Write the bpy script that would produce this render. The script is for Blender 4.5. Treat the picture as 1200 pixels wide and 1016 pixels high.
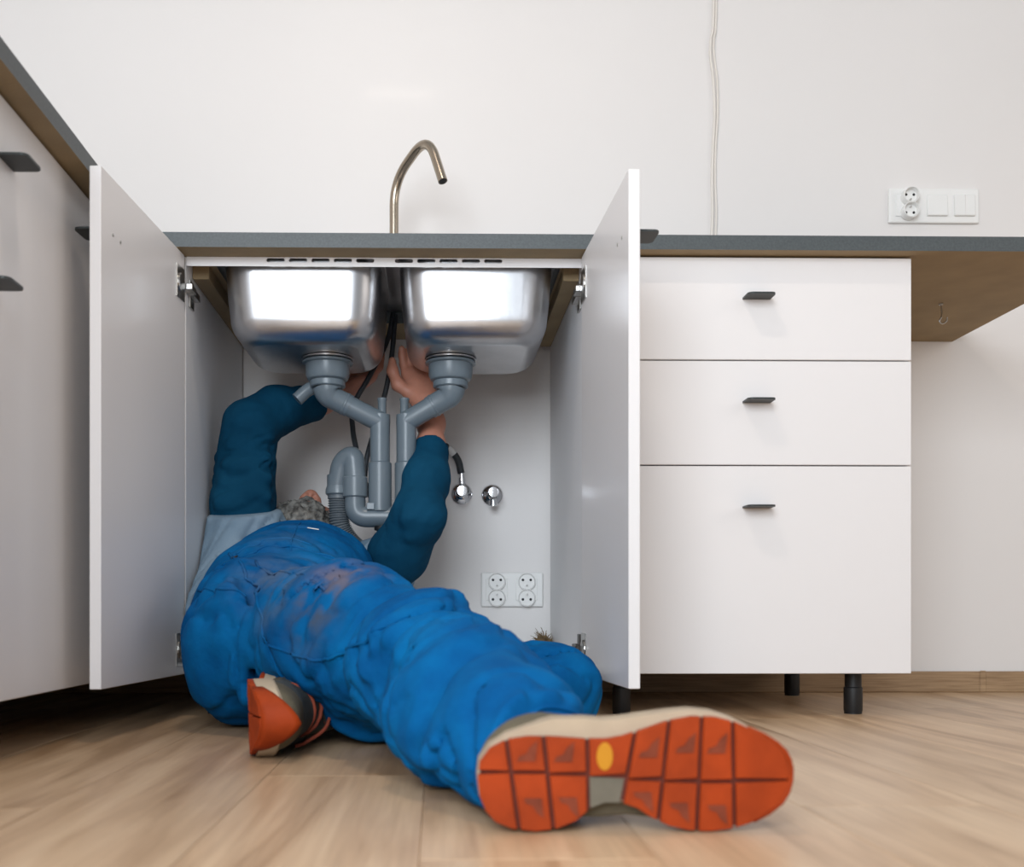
import bpy, bmesh, math, random
import numpy as np
from mathutils import Vector, Matrix
random.seed(7)
for o in list(bpy.data.objects): bpy.data.objects.remove(o)
SC = bpy.context.scene
COL = SC.collection
# ------------------------------------------------------------------ camera
cam_d = bpy.data.cameras.new('camera'); cam = bpy.data.objects.new('camera', cam_d); COL.objects.link(cam)
cam.location = (0, -1.91, .195)
cam.rotation_euler = (math.radians(90), 0, math.radians(-.9))
cam_d.sensor_width = 36; cam_d.sensor_fit = 'HORIZONTAL'; cam_d.lens = 36.09
cam_d.shift_x = .0576; cam_d.shift_y = .175
cam_d.clip_start = .02
cam_d.dof.use_dof = True; cam_d.dof.focus_distance = 2.12; cam_d.dof.aperture_fstop = 5.2
SC.camera = cam
# ------------------------------------------------------------------ world, lights, exposure
W = bpy.data.worlds.new('world'); SC.world = W; W.use_nodes = True
W.node_tree.nodes['Background'].inputs[0].default_value = (.96, .975, 1, 1)
W.node_tree.nodes['Background'].inputs[1].default_value = .40
def area(name, loc, target, sx, sy, power, color):
    l = bpy.data.lights.new(name, 'AREA'); l.shape = 'RECTANGLE'; l.size = sx; l.size_y = sy
    l.energy = power; l.color = color
    o = bpy.data.objects.new(name, l); COL.objects.link(o); o.location = loc
    o.rotation_euler = (Vector(target) - Vector(loc)).to_track_quat('-Z', 'Y').to_euler()
    return o
area('kitchen_lamp', (-.14, -.78, 2.16), (-.14, -.70, 0), .26, .045, 8, (1, .85, .72))       # lamp over the work area
area('window_daylight', (-.65, -3.0, 1.25), (.10, .3, .4), 1.6, 1.6, 97, (.84, .92, 1.0))      # window behind the camera to the left
area('side_fill', (3.1, -1.6, 1.5), (-.5, -.8, .5), 1.6, 1.3, 15, (1.0, .92, .84))  # warm fill added at right to brighten the left fronts and left door
SC.view_settings.view_transform = 'Standard'; SC.view_settings.look = 'None'
SC.view_settings.gamma = 1; SC.view_settings.use_curve_mapping = False
SC.view_settings.exposure = 0.0

# ------------------------------------------------------------------ materials
def lin(r, g, b):
    f = lambda c: (c/255/12.92) if c/255 <= .04045 else ((c/255+.055)/1.055)**2.4
    return (f(r), f(g), f(b), 1)
def mat(name, rgb, rough=.5, metal=0, bump=0, bscale=60, var=0, vscale=8, coat=0, coat_rough=.1, spec=.5, sheen=0, stretch=None, rgb2=None):
    m = bpy.data.materials.new(name); m.use_nodes = True
    nt = m.node_tree; b = nt.nodes['Principled BSDF']
    c = lin(*rgb)
    b.inputs['Base Color'].default_value = c
    b.inputs['Roughness'].default_value = rough; b.inputs['Metallic'].default_value = metal
    b.inputs['Coat Weight'].default_value = coat; b.inputs['Coat Roughness'].default_value = coat_rough
    b.inputs['Specular IOR Level'].default_value = spec
    if sheen: b.inputs['Sheen Weight'].default_value = sheen
    tc = nt.nodes.new('ShaderNodeTexCoord'); src = tc.outputs['Object']
    if stretch:
        mp = nt.nodes.new('ShaderNodeMapping'); mp.inputs['Scale'].default_value = stretch
        nt.links.new(src, mp.inputs[0]); src = mp.outputs[0]
    if var or rgb2:
        n = nt.nodes.new('ShaderNodeTexNoise'); n.inputs['Scale'].default_value = vscale; n.inputs['Detail'].default_value = 6
        nt.links.new(src, n.inputs['Vector'])
        r = nt.nodes.new('ShaderNodeValToRGB')
        r.color_ramp.elements[0].position = .32; r.color_ramp.elements[1].position = .68
        c2 = lin(*rgb2) if rgb2 else tuple(min(1, x*(1+var)) for x in c[:3]) + (1,)
        c1 = c if rgb2 else tuple(x*(1-var) for x in c[:3]) + (1,)
        r.color_ramp.elements[0].color = c1; r.color_ramp.elements[1].color = c2
        nt.links.new(n.outputs['Fac'], r.inputs[0]); nt.links.new(r.outputs[0], b.inputs['Base Color'])
    if bump:
        n2 = nt.nodes.new('ShaderNodeTexNoise'); n2.inputs['Scale'].default_value = bscale; n2.inputs['Detail'].default_value = 4
        nt.links.new(src, n2.inputs['Vector'])
        bp = nt.nodes.new('ShaderNodeBump'); bp.inputs['Strength'].default_value = bump; bp.inputs['Distance'].default_value = .002
        nt.links.new(n2.outputs['Fac'], bp.inputs['Height']); nt.links.new(bp.outputs[0], b.inputs['Normal'])
    return m
M = {}
M['wall'] = mat('wall_paint', (229, 225, 222), .5, bump=.06, bscale=240, var=.012, vscale=2, coat=.012, coat_rough=.08)
M['front'] = mat('white_laminate', (226, 223, 222), .38, bump=.03, bscale=400, coat=.12, coat_rough=.12)
M['carcass'] = mat('white_melamine', (230, 230, 231), .45, bump=.03, bscale=400)
M['worktop'] = mat('worktop_grey', (72, 78, 80), .5, bump=.1, bscale=500, var=.14, vscale=260)
M['chip'] = mat('worktop_backing', (152, 132, 100), .75, bump=.15, bscale=220, var=.10, vscale=12)
M['tab'] = mat('anthracite_metal', (52, 56, 56), .45, metal=.3, bump=.05, bscale=900)
M['steel'] = mat('brushed_steel', (196, 196, 198), .30, metal=1, bump=.05, bscale=90, var=.08, vscale=14)
M['spout'] = mat('nickel_steel', (178, 166, 150), .26, metal=1)
M['chrome'] = mat('chrome', (225, 225, 228), .10, metal=1)
M['hinge'] = mat('hinge_metal', (190, 188, 184), .28, metal=1)
M['hinge_dark'] = mat('hinge_dark', (70, 66, 62), .4, metal=.9)
M['pvc'] = mat('grey_pvc', (106, 118, 126), .32, bump=.02, bscale=200, var=.03, vscale=20)
M['pvc_dark'] = mat('grey_hose', (96, 104, 110), .45)
M['black'] = mat('black_plastic', (22, 23, 25), .5)
M['rubber'] = mat('braided_hose', (58, 62, 66), .35, metal=.4, bump=.5, bscale=700)
M['brass'] = mat('brass_nut', (168, 150, 120), .3, metal=1)
M['plastic'] = mat('white_plastic', (238, 237, 234), .25, coat=.3, coat_rough=.08)
M['hole'] = mat('socket_hole', (18, 18, 20), .6)
M['cable'] = mat('cable_white', (226, 220, 212), .4)
M['oak'] = mat('baseboard_oak', (176, 146, 112), .55, bump=.2, bscale=60, stretch=(1.2, 10, 30), vscale=7, rgb2=(140, 112, 82))
M['white_paper'] = mat('white_print', (232, 232, 230), .5)
M['tuft'] = mat('plant_fibre', (120, 98, 66), .8, var=.3, vscale=60)

def wood():
    m = bpy.data.materials.new('laminate_oak'); m.use_nodes = True; nt = m.node_tree; N = nt.nodes; L = nt.links
    b = N['Principled BSDF']; b.inputs['Roughness'].default_value = .36
    tc = N.new('ShaderNodeTexCoord'); oi = N.new('ShaderNodeObjectInfo')
    mul = N.new('ShaderNodeMath'); mul.operation = 'MULTIPLY'; mul.inputs[1].default_value = 37; L.new(oi.outputs['Random'], mul.inputs[0])
    add = N.new('ShaderNodeVectorMath'); L.new(tc.outputs['Object'], add.inputs[0]); L.new(mul.outputs[0], add.inputs[1])
    mp = N.new('ShaderNodeMapping'); mp.inputs['Scale'].default_value = (11, 1.1, 1); L.new(add.outputs[0], mp.inputs[0])
    n1 = N.new('ShaderNodeTexNoise'); n1.inputs['Scale'].default_value = 1.5; n1.inputs['Detail'].default_value = 7; n1.inputs['Distortion'].default_value = .9
    L.new(mp.outputs[0], n1.inputs['Vector'])
    mp2 = N.new('ShaderNodeMapping'); mp2.inputs['Scale'].default_value = (150, 5, 1); L.new(add.outputs[0], mp2.inputs[0])
    n2 = N.new('ShaderNodeTexNoise'); n2.inputs['Scale'].default_value = 1.2; n2.inputs['Detail'].default_value = 4; L.new(mp2.outputs[0], n2.inputs['Vector'])
    r = N.new('ShaderNodeValToRGB'); e = r.color_ramp.elements
    e[0].position = .28; e[0].color = lin(158, 125, 92); e[1].position = .66; e[1].color = lin(208, 178, 144)
    x = e.new(.48); x.color = lin(193, 161, 127)
    L.new(n1.outputs['Fac'], r.inputs[0])
    mx = N.new('ShaderNodeMix'); mx.data_type = 'RGBA'; mx.blend_type = 'MULTIPLY'; mx.inputs['Factor'].default_value = .3
    L.new(r.outputs[0], mx.inputs['A'])
    r2 = N.new('ShaderNodeValToRGB'); r2.color_ramp.elements[0].position = .3; r2.color_ramp.elements[0].color = (.6, .55, .5, 1); r2.color_ramp.elements[1].position = .6
    L.new(n2.outputs['Fac'], r2.inputs[0]); L.new(r2.outputs[0], mx.inputs['B'])
    hs = N.new('ShaderNodeHueSaturation'); L.new(mx.outputs['Result'], hs.inputs['Color'])
    ma = N.new('ShaderNodeMapRange'); ma.inputs['To Min'].default_value = .92; ma.inputs['To Max'].default_value = 1.06
    L.new(oi.outputs['Random'], ma.inputs['Value']); L.new(ma.outputs[0], hs.inputs['Value'])
    L.new(hs.outputs[0], b.inputs['Base Color'])
    bp = N.new('ShaderNodeBump'); bp.inputs['Strength'].default_value = .12; bp.inputs['Distance'].default_value = .001
    L.new(n2.outputs['Fac'], bp.inputs['Height']); L.new(bp.outputs[0], b.inputs['Normal'])
    return m
M['plank'] = wood()

def cloth(name, rgb, rgb_fade, stains=(), weave=900, fold=.35, rough=.85):
    """woven fabric: washed-out patches, thread bump, optional soiled patches (centre, radius, rgb, strength) in object space"""
    m = bpy.data.materials.new(name); m.use_nodes = True; nt = m.node_tree; N = nt.nodes; L = nt.links
    b = N['Principled BSDF']; b.inputs['Roughness'].default_value = rough; b.inputs['Specular IOR Level'].default_value = .1
    tc = N.new('ShaderNodeTexCoord')
    n = N.new('ShaderNodeTexNoise'); n.inputs['Scale'].default_value = 9; n.inputs['Detail'].default_value = 8; n.inputs['Roughness'].default_value = .62
    L.new(tc.outputs['Object'], n.inputs['Vector'])
    r = N.new('ShaderNodeValToRGB'); r.color_ramp.elements[0].position = .38; r.color_ramp.elements[1].position = .72
    r.color_ramp.elements[0].color = lin(*rgb); r.color_ramp.elements[1].color = lin(*rgb_fade)
    L.new(n.outputs['Fac'], r.inputs[0]); col = r.outputs[0]
    ns = N.new('ShaderNodeTexNoise'); ns.inputs['Scale'].default_value = 26; ns.inputs['Detail'].default_value = 7
    L.new(tc.outputs['Object'], ns.inputs['Vector'])
    for c, rad, srgb, st in stains:
        d = N.new('ShaderNodeVectorMath'); d.operation = 'DISTANCE'; d.inputs[1].default_value = c; L.new(tc.outputs['Object'], d.inputs[0])
        mr = N.new('ShaderNodeMapRange'); mr.inputs['From Min'].default_value = rad*.25; mr.inputs['From Max'].default_value = rad
        mr.inputs['To Min'].default_value = 1; mr.inputs['To Max'].default_value = 0; L.new(d.outputs['Value'], mr.inputs['Value'])
        mr2 = N.new('ShaderNodeMapRange'); mr2.inputs['From Min'].default_value = .38; mr2.inputs['From Max'].default_value = .6; L.new(ns.outputs['Fac'], mr2.inputs['Value'])
        ml = N.new('ShaderNodeMath'); ml.operation = 'MULTIPLY'; L.new(mr.outputs[0], ml.inputs[0]); L.new(mr2.outputs[0], ml.inputs[1])
        m2 = N.new('ShaderNodeMath'); m2.operation = 'MULTIPLY'; m2.inputs[1].default_value = st; L.new(ml.outputs[0], m2.inputs[0])
        mx = N.new('ShaderNodeMix'); mx.data_type = 'RGBA'; L.new(m2.outputs[0], mx.inputs['Factor']); L.new(col, mx.inputs['A'])
        mx.inputs['B'].default_value = lin(*srgb); col = mx.outputs['Result']
    L.new(col, b.inputs['Base Color'])
    nb = N.new('ShaderNodeTexNoise'); nb.inputs['Scale'].default_value = weave; nb.inputs['Detail'].default_value = 2; L.new(tc.outputs['Object'], nb.inputs['Vector'])
    nb2 = N.new('ShaderNodeTexNoise'); nb2.inputs['Scale'].default_value = 34; nb2.inputs['Detail'].default_value = 5; L.new(tc.outputs['Object'], nb2.inputs['Vector'])
    b1 = N.new('ShaderNodeBump'); b1.inputs['Strength'].default_value = fold; b1.inputs['Distance'].default_value = .008; L.new(nb2.outputs['Fac'], b1.inputs['Height'])
    b2 = N.new('ShaderNodeBump'); b2.inputs['Strength'].default_value = .3; b2.inputs['Distance'].default_value = .0006
    L.new(nb.outputs['Fac'], b2.inputs['Height']); L.new(b1.outputs[0], b2.inputs['Normal']); L.new(b2.outputs[0], b.inputs['Normal'])
    return m

# ------------------------------------------------------------------ mesh helpers
def link(name, me, m=None, parent=None, smooth=False, label=None, cat=None, group=None, kind=None):
    o = bpy.data.objects.new(name, me); COL.objects.link(o)
    if m is not None and not me.materials:
        me.materials.append(M[m] if isinstance(m, str) else m)
    if smooth:
        for p in me.polygons: p.use_smooth = True
    if parent is not None: o.parent = parent
    if label: o['label'] = label
    if cat: o['category'] = cat
    if group: o['group'] = group
    if kind: o['kind'] = kind
    return o
def thing(name, label, cat, loc=(0, 0, 0), group=None):
    o = bpy.data.objects.new(name, None); COL.objects.link(o); o.location = loc
    o.empty_display_size = .05
    o['label'] = label; o['category'] = cat
    if group: o['group'] = group
    return o
def place(o, parent):
    """parent keeping world coordinates of mesh data (thing roots are only translated)"""
    o.parent = parent; o.matrix_parent_inverse = Matrix.Translation(parent.location).inverted() if parent.parent is None else Matrix.Identity(4)
    return o
def bm_mesh(bm, name='m'):
    bmesh.ops.recalc_face_normals(bm, faces=bm.faces)
    me = bpy.data.meshes.new(name); bm.to_mesh(me); bm.free(); return me
def box_bm(x0, x1, y0, y1, z0, z1, bev=0, seg=1, bm=None):
    b = bmesh.new()
    r = bmesh.ops.create_cube(b, size=1)
    for v in b.verts: v.co = Vector(((x0+x1)/2+v.co.x*(x1-x0), (y0+y1)/2+v.co.y*(y1-y0), (z0+z1)/2+v.co.z*(z1-z0)))
    if bev: bmesh.ops.bevel(b, geom=b.edges[:], offset=bev, segments=seg, affect='EDGES', profile=.5)
    if bm is None: return b
    return merge(bm, b)
def merge(bm, b):
    me = bpy.data.meshes.new('t'); b.to_mesh(me); b.free(); bm.from_mesh(me); bpy.data.meshes.remove(me); return bm
def box(name, dims, m, parent=None, bev=.001, **k):
    o = link(name, bm_mesh(box_bm(*dims, bev=bev), name), m, **k)
    if parent is not None: place(o, parent)
    return o
def smoothpath(pts, n=8):
    P = [Vector(p) for p in pts]
    if len(P) < 3: return P
    out = []
    for i in range(len(P)-1):
        p0 = P[i-1] if i else P[0]*2-P[1]; p1 = P[i]; p2 = P[i+1]; p3 = P[i+2] if i+2 < len(P) else P[-1]*2-P[-2]
        for j in range(n):
            t = j/n
            out.append(.5*((2*p1)+(p2-p0)*t+(2*p0-5*p1+4*p2-p3)*t*t+(3*p1-p0-3*p2+p3)*t**3))
    out.append(P[-1]); return out
def tube_bm(pts, r, seg=16, bm=None, cap=True):
    pts = [Vector(p) for p in pts]; n = len(pts)
    rad = r if isinstance(r, (list, tuple)) else [r]*n
    b = bm or bmesh.new()
    t = (pts[1]-pts[0]).normalized(); up = Vector((0, 0, 1)) if abs(t.z) < .9 else Vector((1, 0, 0))
    nrm = (up-t*up.dot(t)).normalized(); rings = []
    for i, p in enumerate(pts):
        if i == 0: tt = (pts[1]-pts[0])
        elif i == n-1: tt = pts[-1]-pts[-2]
        else: tt = (pts[i+1]-pts[i]).normalized()+(pts[i]-pts[i-1]).normalized()
        tt = tt.normalized() if tt.length > 1e-9 else t
        nrm = (nrm-tt*nrm.dot(tt)).normalized(); bi = tt.cross(nrm); t = tt
        rings.append([b.verts.new(p+(nrm*math.cos(a)+bi*math.sin(a))*rad[i]) for a in [2*math.pi*k/seg for k in range(seg)]])
    for i in range(n-1):
        for k in range(seg): b.faces.new((rings[i][k], rings[i][(k+1) % seg], rings[i+1][(k+1) % seg], rings[i+1][k]))
    if cap: b.faces.new(rings[0][::-1]); b.faces.new(rings[-1])
    return b
def set_smooth_angle(me, ang=40):
    me.shade_smooth() if hasattr(me, 'shade_smooth') else None
    bm = bmesh.new(); bm.from_mesh(me)
    for e in bm.edges:
        e.smooth = not (len(e.link_faces) == 2 and e.calc_face_angle(0) > math.radians(ang))
    for f in bm.faces: f.smooth = True
    bm.to_mesh(me); bm.free()
def tube(name, pts, r, m, parent=None, seg=16, smooth_n=0, **k):
    if smooth_n: pts = smoothpath(pts, smooth_n)
    me = bm_mesh(tube_bm(pts, r, seg), name); set_smooth_angle(me)
    o = link(name, me, m, **k)
    if parent is not None: place(o, parent)
    return o
def lathe_bm(prof, c, axis=(0, 0, 1), seg=32, bm=None):
    """prof [(radius, height)] along axis from c"""
    ax = Vector(axis).normalized(); up = Vector((0, 1, 0)) if abs(ax.y) < .9 else Vector((1, 0, 0))
    a = (up-ax*up.dot(ax)).normalized(); bb = ax.cross(a); c = Vector(c)
    b = bm or bmesh.new(); rings = []
    for r, h in prof:
        if r < 1e-6: rings.append([b.verts.new(c+ax*h)])
        else: rings.append([b.verts.new(c+ax*h+(a*math.cos(t)+bb*math.sin(t))*r) for t in [2*math.pi*k/seg for k in range(seg)]])
    for i in range(len(rings)-1):
        A, B = rings[i], rings[i+1]
        for k in range(seg):
            k2 = (k+1) % seg
            if len(A) == 1 and len(B) == 1: continue
            if len(A) == 1: b.faces.new((A[0], B[k], B[k2]))
            elif len(B) == 1: b.faces.new((A[k], A[k2], B[0]))
            else: b.faces.new((A[k], A[k2], B[k2], B[k]))
    if len(rings[0]) > 1: b.faces.new(rings[0][::-1])
    if len(rings[-1]) > 1: b.faces.new(rings[-1])
    return b
def lathe(name, prof, c, m, parent=None, axis=(0, 0, 1), seg=32, ang=35, **k):
    me = bm_mesh(lathe_bm(prof, c, axis, seg), name); set_smooth_angle(me, ang)
    o = link(name, me, m, **k)
    if parent is not None: place(o, parent)
    return o
def plate_bm(outer, holes, thick, to3):
    """flat plate with holes: 2-D loops, to3(u,v,w) -> point; w 0..thick"""
    b = bmesh.new(); edges = []
    for lp in [outer]+holes:
        vs = [b.verts.new(to3(u, v, 0)) for u, v in lp]
        edges += [b.edges.new((vs[i], vs[(i+1) % len(vs)])) for i in range(len(vs))]
    bmesh.ops.triangle_fill(b, use_beauty=True, edges=edges)
    fs = b.faces[:]
    r = bmesh.ops.extrude_face_region(b, geom=fs)
    d = Vector(to3(0, 0, thick))-Vector(to3(0, 0, 0))
    for v in r['geom']:
        if isinstance(v, bmesh.types.BMVert): v.co += d
    return b
def rrect(x0, x1, y0, y1, r, n=6):
    pts = []
    for cx, cy, a0 in ((x1-r, y1-r, 0), (x0+r, y1-r, 90), (x0+r, y0+r, 180), (x1-r, y0+r, 270)):
        for i in range(n+1):
            a = math.radians(a0+90*i/n); pts.append((cx+r*math.cos(a), cy+r*math.sin(a)))
    return pts

# ------------------------------------------------------------------ implicit surfaces (for the figure and the shoes)
def smin(a, b, k):
    if k <= 0: return np.minimum(a, b)
    h = np.maximum(k-np.abs(a-b), 0)/k
    return np.minimum(a, b)-h*h*k*.25
class Field:
    def __init__(s, lo, hi, h):
        s.lo = np.array(lo, float); s.h = h
        s.n = np.ceil((np.array(hi)-s.lo)/h).astype(int)+1
        s.F = np.full(s.n, .08, np.float32)
        s.ax = [(s.lo[i]+h*np.arange(s.n[i])).astype(np.float32) for i in range(3)]
    def sl(s, lo, hi, pad):
        a = np.clip(np.floor((np.array(lo)-pad-s.lo)/s.h).astype(int), 0, s.n); b = np.clip(np.ceil((np.array(hi)+pad-s.lo)/s.h).astype(int)+1, 0, s.n)
        return tuple(slice(a[i], b[i]) for i in range(3))
    def grid(s, sl):
        return s.ax[0][sl[0]][:, None, None], s.ax[1][sl[1]][None, :, None], s.ax[2][sl[2]][None, None, :]
    def cone(s, a, b, ra, rb, k=.02, sub=False):
        a = np.array(a, float); b = np.array(b, float); R = max(ra, rb)
        sl = s.sl(np.minimum(a, b)-R, np.maximum(a, b)+R, max(.06, k)); X, Y, Z = s.grid(sl)
        ab = b-a; L2 = max((ab*ab).sum(), 1e-9)
        t = np.clip(((X-a[0])*ab[0]+(Y-a[1])*ab[1]+(Z-a[2])*ab[2])/L2, 0, 1)
        d = np.sqrt((X-a[0]-t*ab[0])**2+(Y-a[1]-t*ab[1])**2+(Z-a[2]-t*ab[2])**2)-(ra+(rb-ra)*t)
        s._put(sl, d, k, sub)
    def _put(s, sl, d, k, sub):
        if sub: s.F[sl] = -smin(-s.F[sl], d, k)
        else: s.F[sl] = smin(s.F[sl], d.astype(np.float32), k)
    def chain(s, pts, k=.02, sub=False):
        for p, q in zip(pts[:-1], pts[1:]): s.cone(p[:3], q[:3], p[3], q[3], k, sub)
    def ell(s, c, r, k=.02, axes=None, sub=False):
        c = np.array(c, float); r = np.array(r, float); A = np.eye(3) if axes is None else np.array(axes, float)
        ext = np.abs(A.T) @ r
        sl = s.sl(c-ext, c+ext, max(.06, k)); X, Y, Z = s.grid(sl)
        q = [((X-c[0])*A[i, 0]+(Y-c[1])*A[i, 1]+(Z-c[2])*A[i, 2]) for i in range(3)]
        k0 = np.sqrt(sum((q[i]/r[i])**2 for i in range(3))); k1 = np.sqrt(sum((q[i]/r[i]**2)**2 for i in range(3)))+1e-6
        s._put(sl, k0*(k0-1)/k1, k, sub)
    def cut(s, p, n, k=.004):
        """keep the side opposite to n"""
        n = np.array(n, float); n = n/np.linalg.norm(n); X, Y, Z = s.grid((slice(None),)*3)
        d = ((X-p[0])*n[0]+(Y-p[1])*n[1]+(Z-p[2])*n[2]).astype(np.float32)
        s.F = -smin(-s.F, -d, k)
    def noise(s, amp, scale, seed, band=.035):
        idx = np.argwhere(np.abs(s.F) < band)
        P = s.lo+idx*s.h
        s.F[tuple(idx.T)] += amp*vnoise(P*np.array(scale), seed)
    def folds(s, amp, e1, along, across, seed, c=None, rad=None, band=.035):
        """ridged cloth folds running along e1, limited to a soft ball"""
        idx = np.argwhere(np.abs(s.F) < band); P = s.lo+idx*s.h
        e1 = np.array(e1, float); e1 /= np.linalg.norm(e1); t = np.array((.31, .52, .79)); e2 = np.cross(e1, t); e2 /= np.linalg.norm(e2); e3 = np.cross(e1, e2)
        Q = np.stack([P@e1*along, P@e2*across, P@e3*across], 1)
        Q[:, 1] += .6*vnoise(P*6, seed+50); Q[:, 2] += .6*vnoise(P*6, seed+51)
        n1 = vnoise(Q, seed); n2 = vnoise(Q*np.array((1.3, 2.1, 2.1)), seed+9); r = 1.15*n1-1.0*np.clip(1-np.abs(n2)*2.6, 0, 1)**1.5+.25
        m = 1.0
        if c is not None:
            d = np.linalg.norm(P-np.array(c), axis=1)/rad; m = np.clip(1.6*(1-d), 0, 1); m = m*m*(3-2*m)
        s.F[tuple(idx.T)] -= (amp*m*r).astype(np.float32)
    def mesh(s, name, relax=1):
        V, Q = surface_nets(s.F, s.lo, s.h)
        me = bpy.data.meshes.new(name); me.from_pydata(V.tolist(), [], Q.tolist()); me.update()
        for p in me.polygons: p.use_smooth = True
        if relax:
            bm = bmesh.new(); bm.from_mesh(me)
            for _ in range(relax): bmesh.ops.smooth_vert(bm, verts=bm.verts, factor=.4, use_axis_x=True, use_axis_y=True, use_axis_z=True)
            bm.to_mesh(me); bm.free()
        return me
def vnoise(P, seed):
    rs = np.random.RandomState(seed); T = rs.rand(32, 32, 32).astype(np.float32)*2-1
    i = np.floor(P).astype(int); f = P-i; f = f*f*(3-2*f); r = 0
    for dx in (0, 1):
        for dy in (0, 1):
            for dz in (0, 1):
                w = (f[:, 0] if dx else 1-f[:, 0])*(f[:, 1] if dy else 1-f[:, 1])*(f[:, 2] if dz else 1-f[:, 2])
                r = r+w*T[(i[:, 0]+dx) % 32, (i[:, 1]+dy) % 32, (i[:, 2]+dz) % 32]
    return r
def surface_nets(F, lo, h):
    F = F.copy(); F[0] = F[-1] = .05; F[:, 0] = F[:, -1] = .05; F[:, :, 0] = F[:, :, -1] = .05
    S = F < 0; n = F.shape
    c = np.zeros((n[0]-1, n[1]-1, n[2]-1), np.uint8)
    for i in (0, 1):
        for j in (0, 1):
            for k in (0, 1): c += S[i:n[0]-1+i, j:n[1]-1+j, k:n[2]-1+k]
    mk = (c > 0) & (c < 8); cells = np.argwhere(mk); idx = np.full(c.shape, -1, np.int64); idx[mk] = np.arange(len(cells))
    acc = np.zeros((len(cells), 3)); cnt = np.zeros(len(cells))
    for axis in range(3):
        for u in (0, 1):
            for v in (0, 1):
                o = [0, 0, 0]; oth = [a for a in range(3) if a != axis]; o[oth[0]] = u; o[oth[1]] = v
                a = cells+np.array(o); e = np.zeros(3, int); e[axis] = 1; b = a+e
                fa = F[tuple(a.T)]; fb = F[tuple(b.T)]; x = (fa < 0) != (fb < 0)
                t = fa[x]/(fa[x]-fb[x]); p = np.tile(np.array(o, float), (x.sum(), 1)); p[:, axis] += t
                acc[x] += p; cnt[x] += 1
    V = lo+h*(cells+acc/cnt[:, None]); Q = []
    for axis in range(3):
        a1, a2 = (axis+1) % 3, (axis+2) % 3
        sA = [slice(None)]*3; sB = [slice(None)]*3; sA[axis] = slice(0, -1); sB[axis] = slice(1, None)
        A = S[tuple(sA)]; B = S[tuple(sB)]; E = np.argwhere(A != B); E = E[(E[:, a1] > 0) & (E[:, a2] > 0)]
        out = A[tuple(E.T)]
        def cell(d1, d2):
            q = E.copy(); q[:, a1] += d1; q[:, a2] += d2; return idx[tuple(q.T)]
        q = np.stack([cell(-1, -1), cell(0, -1), cell(0, 0), cell(-1, 0)], 1)
        q[~out] = q[~out][:, ::-1]; Q.append(q)
    return V, np.concatenate(Q)

# ================================================================== SETTING
WB = .60; WL = -1.15
box('wall_back', (WL-.1, 3.2, WB, WB+.1, -.03, 2.7), 'wall', bev=0, kind='structure')
box('wall_left', (WL-.1, WL, -3.2, WB, -.03, 2.7), 'wall', bev=0, kind='structure')
fl = box('floor', (WL, 3.2, -3.2, WB, -.03, -.009), 'plank', bev=0, kind='structure')
def plank_mesh(w, l):
    b = box_bm(-w/2, w/2, -l/2, l/2, -.009, 0)
    top = [e for e in b.edges if all(v.co.z > -.001 for v in e.verts)]
    bmesh.ops.bevel(b, geom=top, offset=.0006, segments=1, affect='EDGES')
    return bm_mesh(b, 'plank')
pm = plank_mesh(.1896, 1.2796); pm.materials.append(M['plank'])
x = -.204-.19*5+.095; ci = 0
while x < 2.9:
    y = .6-.64-[0, .42, .85, .2, .63][ci % 5]+1.28
    while y > -3.0:
        o = bpy.data.objects.new('plank', pm); COL.objects.link(o); o.parent = fl; o.location = (x, y, 0)
        if y+.64 > WB:     # the last row is sawn off at the wall
            o.data = plank_mesh(.1896, max(.02, 1.2796-(y+.64-WB)-.004)); o.data.materials.append(M['plank'])
            o.location.y = (y-.64+WB-.004)/2
            if WB-(y-.64) < .05: bpy.data.objects.remove(o)
        y -= 1.28
    x += .19; ci += 1
bb = link('baseboard_back', bm_mesh(box_bm(WL, 3.2, WB-.014, WB, 0, .051, bev=.003, seg=2)), 'oak', kind='structure')
jb = box('joint_cover', (1.330, 1.346, WB-.017, WB-.012, 0, .053), 'oak', bb, bev=.002)

# ================================================================== WORKTOPS
BOT, TOP = .081, .859            # front panels
CT0, CT1 = .8625, .8895
def worktop(name, outer, holes, label):
    b = plate_bm(outer, holes, CT1-CT0, lambda u, v, w: Vector((u, v, CT0+w)))
    bmesh.ops.recalc_face_normals(b, faces=b.faces)
    me = bpy.data.meshes.new(name); b.to_mesh(me); b.free()
    me.materials.append(M['worktop']); me.materials.append(M['chip'])
    for p in me.polygons: p.material_index = 1 if p.normal.z < -.5 else 0
    return link(name, me, None, label=label, cat='worktop')
BW = [(-.412, -.104), (-.075, .226)]           # bowls in x
BY0, BY1 = .036, .372
worktop('worktop', [(-.524, -.03), (1.269, -.03), (1.269, WB-.001), (-.524, WB-.001)],
        [[(-.425, .028), (.239, .028), (.239, .46), (-.425, .46)]], 'dark grey worktop over the open sink cabinet and the drawers')
worktop('worktop', [(WL+.001, -1.75), (-.526, -1.75), (-.526, WB-.001), (WL+.001, WB-.001)], [], 'dark grey worktop running along the left edge of the photo')

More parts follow.
